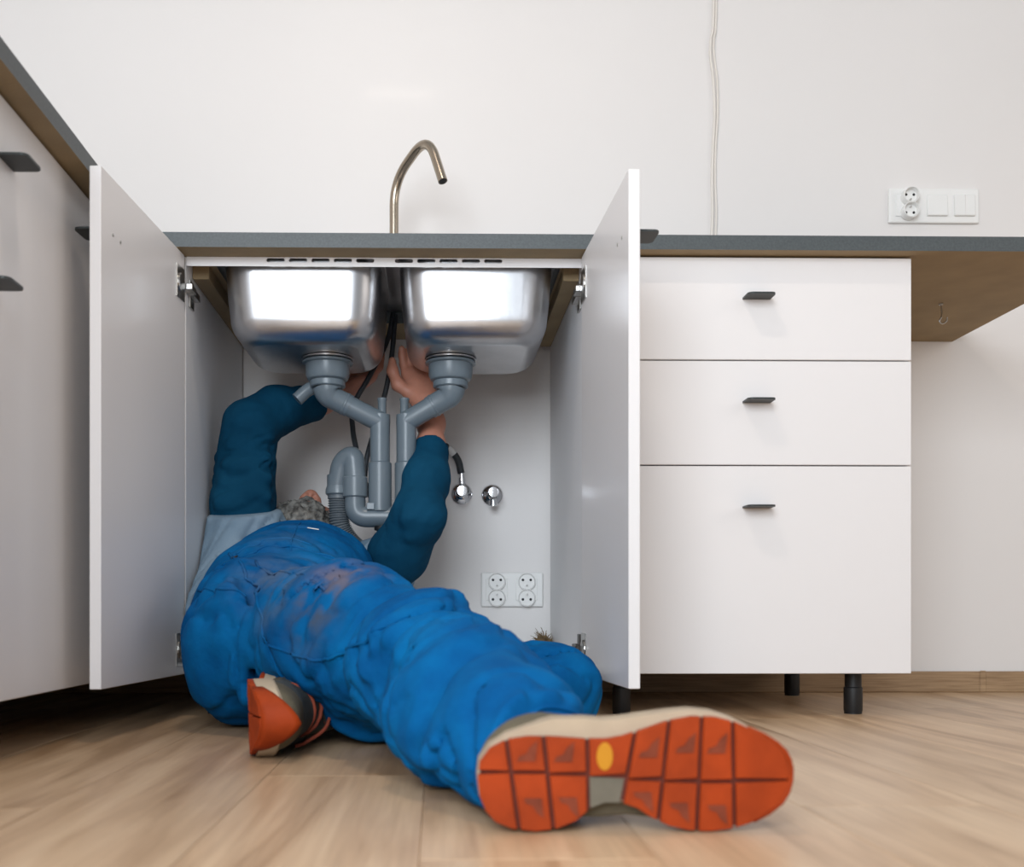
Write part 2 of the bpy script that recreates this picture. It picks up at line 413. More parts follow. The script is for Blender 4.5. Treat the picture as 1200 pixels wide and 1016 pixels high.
# ================================================================== CABINETS
def tab_mesh():
    w, d, t = .052, .038, .0032
    o2 = [(-w/2, 0)]+[(-w/2+.009-.009*math.cos(a), -d+.009-.009*math.sin(a)) for a in [math.pi/2*i/4 for i in range(5)]]
    o2 += [(w/2-.009+.009*math.sin(a), -d+.009-.009*math.cos(a)) for a in [math.pi/2*i/4 for i in range(5)]]+[(w/2, 0)]
    b = plate_bm(o2, [], t, lambda u, v, q: Vector((u, v, q-t)))
    bmesh.ops.remove_doubles(b, verts=b.verts, dist=1e-6)
    return bm_mesh(b, 'tab')
TAB = tab_mesh(); TAB.materials.append(M['tab'])
def tab(parent, loc, rot=0):
    """tab handle: local -y sticks out of the front"""
    o = bpy.data.objects.new('handle', TAB); COL.objects.link(o); o.parent = parent
    o.matrix_parent_inverse = Matrix.Identity(4); o.location = loc; o.rotation_euler = (0, 0, rot)
    o['label'] = 'dark grey tab handle'
    return o
def leg(parent, x, y):
    b = lathe_bm([(.0165, 0), (.0165, .004), (.0175, .006), (.0175, .05), (.0155, .052), (.0155, BOT-.003)], (x, y, 0), seg=20)
    box_bm(x-.032, x+.032, y-.032, y+.032, BOT-.003, BOT, bm=b)
    me = bm_mesh(b, 'leg'); set_smooth_angle(me, 40)
    place(link('leg', me, 'black'), parent)
def carcass(parent, x0, x1, y0, y1, bottom=True):
    t = .018
    box('side_panel', (x0, x0+t, y0, y1, BOT, .8615), 'carcass', parent)
    box('side_panel', (x1-t, x1, y0, y1, BOT, .8615), 'carcass', parent)
    box('bottom_panel', (x0+t, x1-t, y0, y1, BOT, BOT+t), 'carcass', parent)
# --- sink cabinet
SX0, SX1 = -.488, .293
sc = thing('sink_cabinet', 'white sink cabinet with both doors swung open above the lying person', 'cabinet', (SX0, .02, 0))
carcass(sc, SX0, SX1, .02, .575)
# slotted front rail
sl_px = [-.3195+.0420*i for i in range(5)]+[-.0790+.0420*i for i in range(5)]
holes = [rrect(a, a+.0340, .8525, .8600, .0036, 4) for a in sl_px]
b = plate_bm([(-.4695, .8448), (.2745, .8448), (.2745, .8620), (-.4695, .8620)], holes, .0016, lambda u, v, w: Vector((u, .0205+w, v)))
place(link('slotted_rail', bm_mesh(b), 'front', label='white slotted metal rail'), sc)
box('batten', (.244, .2745, .07, .56, .836, .8615), 'chip', sc)
box('batten', (-.4695, -.438, .07, .56, .836, .8615), 'chip', sc)
for lx in (SX0+.06, SX1-.06):
    for ly in (.09, .52): leg(sc, lx, ly)
def door(hx, ang, sgn, label):
    """door slab hinged at (hx,0); sgn -1 left, +1 right; ang beyond 90 degrees"""
    L, t = .384, .0175
    pv = Matrix.Translation((hx, .004, 0)) @ Matrix.Rotation(sgn*math.radians(ang), 4, 'Z')
    # local: slab runs to -y, inner face at x=0, outer at sgn*t
    b = box_bm(min(0, sgn*t), max(0, sgn*t), -L, 0, BOT, TOP, bev=.0009)
    o = link('door', bm_mesh(b), 'front', label=label); o.parent = sc
    o.matrix_parent_inverse = Matrix.Identity(4)
    o.matrix_local = Matrix.Translation(-sc.location) @ pv
    tab(o, (sgn*t, -L+.055, .780), sgn*math.pi/2)
    for yy, zz in ((-L+.045, .772), (-L+.075, .772)):
        c = link('screw_cap', bm_mesh(lathe_bm([(.0028, 0), (.0028, .0008), (0, .0012)], (0, yy, zz), axis=(-sgn, 0, 0), seg=10)), 'hinge'); c.parent = o
    for zz in (.800, .128):
        h = bmesh.new()
        box_bm(min(0, -sgn*.0022), max(0, -sgn*.0022), -.047, -.004, zz-.030, zz+.030, bm=h, bev=.0006)
        merge(h, lathe_bm([(.0172, 0), (.0172, .004), (.0145, .005), (.0145, .0052)], (0, -.026, zz), axis=(-sgn, 0, 0), seg=20))
        ho = link('hinge', bm_mesh(h), 'hinge'); ho.parent = o; ho['label'] = 'metal cup hinge'
    return o
door(-.4690, 4.4, -1, 'left white cabinet door, inner face showing')
door(.2705, 2.4, 1, 'right white cabinet door, inner face showing')
for sgn, hx in ((-1, -.4695), (1, .2745)):
    for zz in (.800, .128):
        h = bmesh.new()
        x0 = hx-sgn*.012
        box_bm(min(hx, x0), max(hx, x0), .030, .082, zz-.007, zz+.007, bm=h, bev=.001)
        box_bm(min(hx, hx-sgn*.016), max(hx, hx-sgn*.016), .000, .034, zz-.0055, zz+.0055, bm=h, bev=.001)
        box_bm(min(hx, hx-sgn*.003), max(hx, hx-sgn*.003), .040, .072, zz-.026, zz+.026, bm=h, bev=.0006)
        place(link('hinge_arm', bm_mesh(h), 'hinge' if zz > .5 else 'hinge_dark'), sc)
# --- drawer cabinet
DX0, DX1 = .296, .889
dc = thing('drawer_cabinet', 'white three-drawer base cabinet with dark tab handles beside the open sink cabinet', 'cabinet', (DX0, .02, 0))
carcass(dc, DX0, DX1, .0195, .575)
box('back_panel', (DX0+.018, DX1-.018, .560, .566, BOT, .861), 'carcass', dc)
for z0, z1 in ((.668, TOP), (.4715, .6655), (BOT, .469)):
    f = box('drawer_front', (DX0+.0005, DX1, 0, .018, z0, z1), 'front', dc, bev=.0009)
    tab(f, (.597, 0, z1-.0755), 0)
    box('drawer_box', (DX0+.03, DX1-.03, .018, .48, z0+.03, z1-.05), 'carcass', dc)
for lx, ly in ((.806, .066), (.838, .50), (DX0+.06, .066), (DX0+.06, .50)): leg(dc, lx, ly)
# --- left run (perpendicular)
FX = -.5585
lc = thing('base_cabinet', 'tall-fronted white base cabinet along the left edge of the photo', 'cabinet', (FX, -.625, 0))
box('body', (WL+.02, FX-.02, -.595, -.04, BOT, .8615), 'carcass', lc)
f = box('door', (FX-.018, FX, -.5965, -.03, BOT, TOP), 'front', lc)
tab(f, (FX, -.572, .780), math.pi/2)
for lx, ly in ((FX-.40, -.56), (FX-.40, -.10)): leg(lc, lx, ly)
nc = thing('base_cabinet', 'white base cabinet nearest the camera, cut off by the left edge', 'cabinet', (FX, -1.3, 0))
box('body', (WL+.02, FX-.02, -1.75, -.601, BOT, .8615), 'carcass', nc)
f = box('door', (FX-.018, FX, -1.75, -.600, BOT, TOP), 'front', nc)
tab(f, (FX, -.628, .605), math.pi/2)
leg(nc, FX-.40, -1.6); leg(nc, FX-.40, -.70)
cf = thing('corner_filler', 'narrow white filler panel in the cabinet corner behind the left open door', 'panel', (-.52, 0, BOT))
box('panel', (FX-.001, SX0-.001, .002, .02, BOT, TOP), 'front', cf)
box('return_panel', (FX-.018, FX, -.027, .02, BOT, TOP), 'front', cf)

# ================================================================== SINK
sk = thing('kitchen_sink', 'stainless steel double-bowl sink seen from underneath', 'sink', (-.09, .2, .715))
def bowl(x0, x1):
    zt, zb = .887, .714
    r0 = .062; prof = []
    for i, (off, z) in enumerate([(0, zt), (.002, .86), (.006, .80), (.010, .765)]): prof.append((off, z))
    R = .040
    for i in range(1, 9):
        a = math.pi/2*i/8; prof.append((.010+R*(1-math.cos(a)), zb+R-R*math.sin(a)+.011*(1-i/8)))
    rings = []; b = bmesh.new()
    for off, z in prof:
        rings.append([b.verts.new((u, v, z)) for u, v in rrect(x0+off, x1-off, BY0+off, BY1-off, max(.022, r0-off*.55), 8)])
    n = len(rings[0])
    for A, B in zip(rings[:-1], rings[1:]):
        for k in range(n): b.faces.new((A[k], A[(k+1) % n], B[(k+1) % n], B[k]))
    b.faces.new(rings[-1])
    me = bm_mesh(b, 'bowl')
    for p in me.polygons: p.use_smooth = len(p.vertices) == 4
    o = place(link('bowl', me, 'steel'), sk)
    so = o.modifiers.new('thick', 'SOLIDIFY'); so.thickness = .0012; so.offset = -1
    return o
for x0, x1 in BW: bowl(x0, x1)
rim_out = rrect(-.445, .258, .018, .49, .02, 4)
rim_holes = [rrect(x0+.001, x1-.001, BY0+.001, BY1-.001, .06, 8) for x0, x1 in BW]
place(link('rim', bm_mesh(plate_bm(rim_out, rim_holes, .0015, lambda u, v, w: Vector((u, v, CT1+w)))), 'steel'), sk)

# ================================================================== FAUCET
fc = thing('faucet', 'brushed nickel kitchen faucet with a bent tubular spout behind the worktop edge', 'faucet', (-.098, .44, CT1+.0015))
lathe('base', [(.026, 0), (.026, .006), (.019, .01), (.019, .045), (.0105, .05)], (-.098, .44, CT1+.0015), 'spout', fc)
def bent(pts, rad, n=7):
    """polyline with filleted corners"""
    P = [Vector(p) for p in pts]; out = [P[0]]
    for a, b_, c in zip(P[:-2], P[1:-1], P[2:]):
        r = min(rad, (b_-a).length*.48, (c-b_).length*.48); p = b_+(a-b_).normalized()*r; q = b_+(c-b_).normalized()*r
        for i in range(n+1):
            t = i/n; out.append(p*(1-t)**2+b_*2*t*(1-t)+q*t*t)
    out.append(P[-1]); return out
sp2 = bent([(-.098, .44, CT1+.03), (-.098, .44, 1.182), (-.020, .345, 1.246), (.013, .315, 1.130)], .058, 12)
spo = tube('spout', sp2, .0104, 'spout', fc, seg=20)
e = Vector(sp2[-1]); dd = (Vector(sp2[-1])-Vector(sp2[-2])).normalized()
lathe('aerator', [(.0078, -.004), (.0078, .0006), (0, .0007)], e, 'black', fc, axis=dd, seg=20)

# ================================================================== DRAIN PLUMBING
dr = thing('sink_drain', 'grey plastic double-bowl drain and trap hanging under the sink', 'plumbing', (-.09, .2, .39))
PY = .205
for dx in (-.223, .028):
    lathe('steel_flange', [(.053, 0), (.053, -.003), (.048, -.0045)], (dx, .19, .7125), 'steel', dr, ang=30)
    lathe('strainer_cup', [(.040, -.0045), (.0515, -.006), (.0515, -.010), (.0455, -.012), (.0445, -.034), (.041, -.042), (.036, -.045)], (dx, .19, .7125), 'pvc', dr)
    lathe('union_nut', [(.0345, -.044), (.0360, -.046), (.0360, -.056), (.0335, -.058)], (dx, .19, .7125), 'pvc', dr)
# elbows and slanted pipes
for dx, px in ((-.223, -.117), (.028, -.063)):
    s = 1 if px > dx else -1
    a = Vector((dx, .19, .656)); mid = Vector((dx+.004*s, .19, .637)); end = Vector((px, PY, .588))
    d = (end-mid).normalized()
    tube('elbow', bent([a, mid, mid+d*.045], .018, 8), [.0305-.0075*min(1, i/9) for i in range(11)], 'pvc', dr, seg=24)
    tube('slanted_pipe', [mid+d*.034, mid+d*.036, end], .0212, 'pvc', dr, seg=24)
    lathe('socket_rim', [(.0225, 0), (.0240, .001), (.0240, .0045), (.0225, .0055)], mid+d*.032, 'pvc', dr, axis=d, seg=24)
    lathe('down_pipe', [(.0205, .012), (.0210, -.003), (.0205, -.012), (.0205, -.085), (.0240, -.088), (.0240, -.186), (.0200, -.187)], (px, PY, .590), 'pvc', dr)
    lathe('branch_stub', [(.0090, -.012), (.0090, .034), (.0102, .036), (.0102, .039), (.008, .040)], (px+.004*s, PY+.006, .598), 'pvc', dr, seg=18)
# bottom run, trap
tube('bottom_pipe', bent([(-.030, PY, .392), (-.168, PY, .392), (-.168, PY, .445)], .042, 10), .0215, 'pvc', dr, seg=24)
lathe('trap_collar', [(.0235, 0), (.0255, .002), (.0255, .040), (.024, .042)], (-.168, PY, .432), 'pvc', dr, seg=28)
tube('trap_bend', bent([(-.168, PY, .470), (-.172, PY+.002, .520), (-.196, PY+.012, .505), (-.207, PY+.018, .448)], .03, 8), .0225, 'pvc', dr, seg=24)
lathe('hose_collar', [(.0225, 0), (.0265, .003), (.0265, .012), (.0235, .020), (.0235, .042)], (-.2045, PY+.018, .438), 'pvc', dr, seg=28)
lathe('cleaning_cap', [(.017, 0), (.017, -.008), (.012, -.010)], (-.112, PY, .373), 'black', dr, seg=20)
hp = smoothpath([(-.204, PY+.018, .442), (-.2035, PY+.018, .405), (-.199, PY+.02, .372), (-.180, PY+.03, .340), (-.150, PY+.055, .316), (-.118, PY+.095, .300), (-.095, PY+.17, .290), (-.09, PY+.28, .288), (-.09, WB-.005, .288)], 40)
hl = 0; rr = []; prev = hp[0]; dense = []
for p in hp:
    hl += (p-prev).length; prev = p
    rr.append(.0205+.0017*math.sin(hl/.0048*2*math.pi) if hl > .012 else .0225)
tube('corrugated_hose', hp, rr, 'pvc_dark', dr, seg=20, label='ribbed grey drain hose')
box('pipe_clip', (-.143, -.127, PY-.024, PY-.021,   .405, .419), 'pvc', dr, bev=.001)
box('overflow_outlet', (-.262, -.246, .245, .262, .655, .70), 'pvc', dr, bev=.002)
tube('overflow_pipe', [(-.236, .215, .668), (-.262, .205, .655), (-.287, .200, .632)], .0135, 'pvc', dr, seg=18, smooth_n=4)

# supply hoses
hA = thing('supply_hose', 'braided supply hose with a brass coupling, hanging left of the down pipes', 'hose', (-.12, .36, .84), 'braided hoses below the faucet')
tube('hose', [(-.098, .40, .868), (-.112, .385, .80), (-.150, .36, .715), (-.183, .34, .648), (-.182, .32, .590), (-.173, .30, .545)], .0058, 'rubber', hA, seg=12, smooth_n=8)
d = Vector((.010, -.01, -.05)).normalized()
lathe('coupling', [(.005, 0), (.005, .006), (.0095, .007), (.0095, .016), (.0065, .018), (.0065, .021), (.0095, .023), (.0095, .030), (.005, .032), (.0045, .044)], (-.174, .30, .548), 'brass', hA, axis=d, seg=6, ang=20)
tube('lower_hose', [(-.168, .295, .512), (-.155, .29, .475), (-.138, .29, .44), (-.10, .30, .415), (-.04, .33, .412), (.0, .42, .45)], .0066, 'rubber', hA, seg=12, smooth_n=8)
hB = thing('supply_hose', 'thin braided supply hose running down closest to the left down pipe', 'hose', (-.10, .36, .84), 'braided hoses below the faucet')
tube('hose', [(-.094, .41, .868), (-.100, .39, .78), (-.112, .36, .69), (-.132, .34, .61), (-.150, .31, .535), (-.155, .295, .487)], .0058, 'rubber', hB, seg=12, smooth_n=8)
lathe('ferrule', [(.0055, 0), (.0055, .018), (.0085, .019), (.0085, .034), (.006, .036)], (-.155, .296, .49), 'brass', hB, axis=(.0, -.05, -1), seg=12)
hC = thing('supply_hose', 'short dark hose arching into the left chrome valve on the wall', 'hose', (.02, .5, .56))
tube('hose', [(-.03, .52, .602), (.0, .53, .598), (.028, .545, .588), (.050, .555, .562), (.0585, .558, .530)], .0085, 'rubber', hC, seg=12, smooth_n=8)
tube('printed_label', [(.018, .541, .593), (.030, .546, .587), (.041, .551, .575)], .0089, 'white_paper', hC, seg=12, smooth_n=4)
lathe('ferrule', [(.0066, 0), (.0066, .016), (.0095, .017), (.0095, .026)], (.0590, .558, .535), 'chrome', hC, axis=(.03, 0, -1), seg=14)
def valve(x, z, label, hose):
    v = thing('angle_valve', label, 'valve', (x, WB, z))
    lathe('rosette', [(.0265, 0), (.0265, .003), (.022, .009), (.012, .013)], (x, WB-.0005, z), 'chrome', v, axis=(0, -1, 0))
    lathe('body', [(.010, .008), (.010, .052), (.0085, .054)], (x, WB, z), 'chrome', v, axis=(0, -1, 0), seg=20)
    lathe('knob', [(.012, .052), (.0155, .054), (.0155, .068), (.012, .072), (0, .0725)], (x, WB, z), 'chrome', v, axis=(0, -1, 0), seg=12, ang=20)
    s = 1 if hose else -1
    lathe('outlet', [(.0075, 0), (.0075, .018), (.0098, .019), (.0098, .030), (.007, .031)], (x, WB-.04, z), 'chrome', v, axis=(0, 0, s), seg=16)
valve(.0605, .485, 'chrome angle valve on the wall with a hose on top', True)
valve(.1355, .482, 'chrome angle valve on the wall without a hose, right of the other', False)

# ================================================================== SOCKETS
def socket_insert(par, cx, cz, y, rad, dep, dx=0):
    """double Schuko-less outlet: two round wells in an 8-shaped body, each with two holes and a pin"""
    for s in (1, -1):
        zc = cz+s*rad*.92
        lathe('outlet_ring', [(rad, 0), (rad, dep), (rad*.93, dep+.001), (rad*.86, dep-.001), (rad*.84, dep*.45), (0, dep*.45)], (cx+dx, y, zc), 'plastic', par, axis=(0, -1, 0), seg=28)
        for hx in (-.0095, .0095):
            lathe('pin_hole', [(.0033, 0), (.0033, .0006), (0, .0007)], (cx+dx+hx, y-dep*.45, zc+s*.004), 'hole', par, axis=(0, -1, 0), seg=10)
        lathe('earth_pin', [(.0021, 0), (.0021, .007), (0, .008)], (cx+dx, y-dep*.45, zc-s*.009), 'hinge', par, axis=(0, -1, 0), seg=8)
so = thing('double_socket', 'white two-gang wall socket low inside the sink cabinet', 'socket', (.184, WB, .251))
for i, cx in enumerate((.146, .219)):
    box('cover_insert', (cx-.0265, cx+.0265, WB-.0105, WB-.006, .251-.027, .251+.027), 'plastic', so, bev=.001)
    socket_insert(so, cx, .251, WB-.0098, .0215, .007)
place(link('frame', bm_mesh(box_bm(.108, .259, WB-.0095, WB-.0002, .2095, .2935, bev=.003, seg=2)), 'plastic'), so)
so2 = thing('socket_and_switch', 'white three-gang wall plate with a double socket and two rocker switches above the worktop', 'socket', (1.214, WB, 1.19))
place(link('frame', bm_mesh(box_bm(1.109, 1.332, WB-.0095, WB-.0002, 1.152, 1.2365, bev=.003, seg=2)), 'plastic'), so2)
box('cover_insert', (1.125, 1.174, WB-.012, WB-.006, 1.167, 1.221), 'plastic', so2, bev=.001)
socket_insert(so2, 1.155, 1.194, WB-.011, .0195, .022, 0)
for i, cx in enumerate((1.227, 1.2945)):
    b = box_bm(cx-.0255, cx+.0255, WB-.0165, WB-.006, 1.168, 1.2205, bev=.0015)
    for v in b.verts:
        if v.co.y < WB-.012: v.co.y += (v.co.z-1.168)/.0525*.0045*(1 if i == 0 else .4)
    place(link('rocker', bm_mesh(b), 'plastic'), so2)
box('rocker_gap', (1.2938, 1.2948, WB-.0166, WB-.014, 1.169, 1.2195), 'wall', so2, bev=0)

# ================================================================== SMALL THINGS
cb = thing('wall_cable', 'pair of thin white cables hanging down the bare wall above the drawers', 'cable', (.675, WB-.006, .89))
zz = [2.3, 1.70, 1.60, 1.56, 1.50, 1.42, 1.33, 1.25, 1.18, 1.10, .985, CT1+.002]
xo = [.684, .684, .677, .676, .683, .686, .682, .680, .681, .679, .679, .680]
tube('cable', [(a-.006, WB-.006, z) for a, z in zip(xo, zz)], .0034, 'cable', cb, seg=10, smooth_n=6)
tube('cable', [(a+.002-.0015*math.sin(i*1.3), WB-.006, z) for i, (a, z) in enumerate(zip(xo, zz))], .0028, 'cable', cb, seg=10, smooth_n=6)
hk = thing('cup_hook', 'small metal screw hook under the overhanging worktop', 'hook', (1.09, .29, CT0))
tube('hook', smoothpath([(1.088, .29, CT0+.004), (1.089, .288, .842), (1.087, .286, .832), (1.083, .286, .824), (1.089, .286, .818), (1.098, .286, .823), (1.100, .286, .832)], 6), .0016, 'hinge', hk, seg=10)
lathe('collar', [(.0045, 0), (.0045, .0025), (.002, .004)], (1.088, .29, CT0), 'hinge', hk, axis=(0, 0, -1), seg=14)
tf = thing('fibre_tuft', 'brown bristly tuft in the rear corner of the cabinet behind the knee', 'fibre tuft', (.250, .52, .099))
b = bmesh.new()
for i in range(170):
    a = random.uniform(0, 2*math.pi); el = random.uniform(.15, 1.5); l = random.uniform(.02, .036)
    p0 = Vector((.252+random.uniform(-.011, .011), .525+random.uniform(-.011, .011), .104+random.uniform(0, .024)))
    dv = Vector((math.cos(a)*math.cos(el), math.sin(a)*math.cos(el), math.sin(el)))
    p1 = p0+dv*l*.6; p2 = p1+(dv+Vector((random.uniform(-.7, .7), random.uniform(-.7, .7), random.uniform(-.5, .3)))).normalized()*l*.4
    for q in (p0, p1, p2): q.x = min(q.x, .2735)
    tube_bm([p0, p1, p2], [.0009, .0008, .0004], 4, b)
place(link('bristles', bm_mesh(b), 'tuft', kind='stuff'), tf)
b = lathe_bm([(.017, 0), (.021, .012), (.018, .032), (.007, .042)], (.252, .525, .099), seg=14)
place(link('core', bm_mesh(b), 'tuft'), tf)

# ================================================================== PERSON
pe = thing('person', 'person in blue overalls lying on the floor reaching up under the open sink', 'person', (-.28, -.10, 0))
M['blue'] = cloth('overall_blue', (0, 76, 130), (2, 102, 158), stains=[
    ((-.173, -.485, .200), .085, (66, 76, 92), .95), ((-.236, -.38, .215), .075, (74, 92, 112), .7), ((-.232, -.25, .262), .13, (86, 106, 130), .75),
    ((-.135, -.45, .240), .08, (120, 104, 104), .65), ((-.16, -.30, .285), .12, (92, 110, 134), .6), ((-.27, -.05, .33), .12, (60, 104, 146), .5)])
M['tee'] = cloth('tee_grey', (112, 134, 152), (134, 154, 170), weave=1100, fold=.3)
M['teal'] = cloth('shirt_teal', (6, 58, 84), (14, 70, 98), weave=1100, fold=.25)
M['skin'] = mat('skin', (192, 132, 110), .5, bump=.15, bscale=160, var=.10, vscale=30)
M['skin'].node_tree.nodes['Principled BSDF'].inputs['Subsurface Weight'].default_value = .12
M['skin'].node_tree.nodes['Principled BSDF'].inputs['Subsurface Radius'].default_value = (.01, .004, .002)
M['hair'] = mat('grey_hair', (46, 44, 41), .7, bump=1.0, bscale=260, vscale=75, rgb2=(140, 138, 132))
M['seam'] = mat('seam_thread', (2, 62, 112), .85)
M['dark_seam'] = mat('seam_shadow_thread', (10, 44, 84), .85)
M['sock'] = mat('dark_sock', (30, 32, 38), .9)

# ---- overalls
f = Field((-.50, -1.0, -.01), (.33, .33, .46), .005)
f.ell((-.272, -.10, .170), (.150, .16, .128), .04)
f.ell((-.330, -.150, .138), (.098, .135, .135), .05)
f.ell((-.284, .03, .225), (.158, .17, .116), .05)
f.ell((-.265, .14, .275), (.142, .15, .102), .05)
LEGR = [(-.262, -.19, .150, .112), (-.130, -.38, .158, .104), (-.02, -.57, .122, .094), (.036, -.76, .088, .082), (.072, -.87, .066, .072), (.100, -.945, .052, .062)]
f.chain(LEGR, .02)
LEGL = [(-.187, -.17, .122, .105), (.02, -.20, .092, .088), (.188, -.25, .060, .064), (.03, -.34, .058, .062), (-.095, -.372, .060, .058)]
f.chain(LEGL, .04)
f.ell((.16, -.210, .070), (.072, .055, .050), .03)
R_ = [((-.10, -.53, .205), (.05, -.47, .195), .012), ((-.06, -.66, .145), (.06, -.60, .165), .011), ((-.03, -.76, .10), (.08, -.68, .145), .010),
      ((.0, -.88, .05), (.11, -.78, .115), .010), ((.10, -.235, .128), (.21, -.23, .112), .009), ((.14, -.26, .118), (.235, -.26, .085), .008),
      ((-.33, -.27, .23), (-.30, -.29, .06), .014)]
for a, b_, r in R_: f.cone(a, b_, r, r*.6, .045)
C_ = [((-.305, -.25, .27), (-.262, -.32, .03), .017), ((.10, -.255, .132), (.20, -.28, .105), .008)]
for a, b_, r in C_: f.cone(a, b_, r, r*.7, .030, sub=True)
f.folds(.0105, (.80, .25, .55), 2.4, 14, 3, (-.05, -.50, .15), .42); f.folds(.0050, (.70, .1, .70), 4, 27, 13, (-.02, -.58, .15), .34)
f.folds(.0110, (.72, .35, .60), 4.0, 18, 7, (.06, -.84, .09), .26)
f.folds(.0080, (.85, -.45, .1), 3.0, 15, 8, (-.26, -.14, .28), .24)
f.folds(.0100, (-.1, -.35, .93), 3.5, 16, 9, (-.38, -.18, .12), .24)
f.folds(.0110, (.9, .1, .4), 4.0, 20, 10, (.17, -.24, .10), .16)
f.folds(.0040, (.95, .2, .1), 4.0, 24, 12, (-.27, .12, .34), .22)
f.noise(.0020, (34, 34, 34), 5)
# bib boundaries (only on the chest)
X, Y, Z = f.grid((slice(None),)*3)
bibn = np.array([-.967, .256]); dl = (X+.396)*bibn[0]+(Y-.035)*bibn[1]+0*Z
dl = np.where(Y < .03, dl-(.03-Y)*2.0, dl)
f.F = -smin(-f.F, -dl.astype(np.float32), .006)
f.cut((-.343, .215, .40), (-.28, 1, .15), .006)
f.cut((0, 0, .003), (0, 0, -1), .006)
f.cut((-.468, 0, 0), (-1, -.04, 0), .01)
f.cut((.105, -.945, .05), (.5, -.85, .15), .006)
f.cut((-.098, -.452, .05), (-.85, -.5, 0), .006) if False else None
ov = place(link('overalls', f.mesh('overalls', 1), 'blue'), pe)

# ---- grey tee
f = Field((-.50, -.06, .09), (.06, .42, .50), .005)
f.ell((-.285, .08, .235), (.150, .17, .105), .04)
f.ell((-.285, .20, .255), (.155, .13, .095), .05)
f.cone((-.405, .22, .30), (-.15, .27, .265), .070, .072, .05)
f.chain([(-.410, .20, .31, .074), (-.405, .215, .36, .070), (-.402, .225, .42, .066)], .05)
f.chain([(-.14, .27, .262, .072), (-.10, .225, .29, .063)], .04)
f.cone((-.425, .02, .20), (-.43, .17, .26), .05, .055, .05)
for i in range(6):
    t = i/5; f.cone((-.44+.03*t, .10, .28+.02*t), (-.40+.055*t, .165, .415), .006, .005, .022)
f.folds(.0065, (.25, .35, .9), 4, 26, 11); f.noise(.002, (40, 40, 14), 12)
f.cut((-.40, .22, .405), (-.05, -.22, 1), .006)
f.cut((-.09, .215, .30), (.55, -.5, .4), .006)
f.cut((-.468, 0, 0), (-1, 0, 0), .008)
f.cut((0, 0, .1005), (0, 0, -1), .006)
place(link('tee_shirt', f.mesh('tee', 2), 'tee'), pe)

# ---- dark long sleeves
def sleeve(pts, cuff_p, cuff_n, folds, clampx=None, seed=1, fold=.005, fdir=(1, .1, .35), fc=(-.40, .2, .47)):
    P_ = np.array([p[:3] for p in pts]); f = Field(P_.min(0)-.10, P_.max(0)+.10, .004)
    f.chain(pts, .03)
    for a, b_, r in folds: f.cone(a, b_, r, r*.6, .024)
    f.folds(fold, fdir, 5, 24, seed, fc, .16); f.noise(.0015, (50, 50, 50), seed+1)
    f.cut(cuff_p, cuff_n, .003)
    if clampx: f.cut((clampx, 0, 0), (-1, 0, 0), .008)
    return place(link('shirt_sleeve', f.mesh('sleeve', 2), 'teal'), pe)
sleeve([(-.409, .22, .32, .060), (-.404, .225, .42, .062), (-.398, .23, .50, .055), (-.388, .235, .582, .052), (-.345, .285, .625, .047), (-.258, .372, .664, .038)],
       (-.268, .362, .66), (.62, .70, .33),
       [((-.345, .18, .43), (-.43, .175, .46), .008), ((-.345, .185, .47), (-.43, .18, .50), .007), ((-.342, .19, .51), (-.42, .185, .535), .007),
        ((-.35, .19, .395), (-.44, .17, .42), .008), ((-.345, .20, .555), (-.40, .185, .58), .007)], -.468, 21)
sleeve([(-.125, .26, .270, .060), (-.078, .190, .315, .056), (-.036, .140, .385, .050), (-.022, .190, .465, .0435), (-.0105, .262, .570, .0375)],
       (-.0105, .236, .540), (.04, .70, .72),
       [((-.055, .095, .375), (.005, .115, .385), .005), ((-.05, .11, .345), (-.01, .14, .355), .005)], None, 31, .0022, (.6, .4, .7), (-.03, .13, .40))

# ---- body (head, neck, trunk, arms, hands: one surface)
f = Field((-.47, -.05, .11), (.08, .52, .86), .004)
f.ell((-.285, .07, .225), (.115, .14, .085), .04)
f.ell((-.285, .19, .245), (.125, .11, .075), .05)
f.cone((-.40, .22, .295), (-.14, .27, .26), .050, .050, .04)
f.chain([(-.405, .22, .31, .045), (-.400, .228, .47, .042), (-.390, .235, .58, .038), (-.335, .295, .630, .034), (-.258, .372, .664, .027), (-.225, .395, .680, .0255)], .02)
f.chain([(-.13, .27, .265, .045), (-.034, .145, .388, .030), (-.0125, .240, .545, .0275), (-.012, .29, .600, .027), (-.020, .335, .650, .0265)], .02)
# hands
def hand(f, wrist, direc, side, nrm, curl, thumb_s):
    w = np.array(wrist); d = np.array(direc, float); d /= np.linalg.norm(d); s = np.array(side, float); s -= d*(s@d); s /= np.linalg.norm(s)
    n = np.cross(d, s)*nrm
    for q in (-.028, -.010, .010, .026): f.cone(w+s*q*.55+d*.012, w+d*.085+s*q, .0165, .0125, .02)
    for q, ln in ((-.031, .062), (-.0105, .078), (.0105, .083), (.031, .074)):
        p0 = w+d*.085+s*q; dd = d.copy(); r = .0098; pts = [tuple(p0)+(r,)]
        for j, fr in enumerate((.45, .32, .23)):
            a = curl*(j+.6); dd = d*math.cos(a)+n*math.sin(a); p0 = p0+dd*ln*fr; r *= .93; pts.append(tuple(p0)+(r,))
        f.chain(pts, .006)
    b0 = w+d*.025+s*thumb_s*.026; b1 = b0+d*.030+s*thumb_s*.030+n*.010; b2 = b1+d*.032+s*thumb_s*.006+n*.008; b3 = b2+d*.024-s*thumb_s*.004+n*.006
    f.chain([tuple(b0)+(.014,), tuple(b1)+(.0125,), tuple(b2)+(.011,), tuple(b3)+(.0085,)], .012)
hand(f, (-.225, .395, .680), (.80, .18, .52), (-.3, .9, .1), 1, .55, 1)
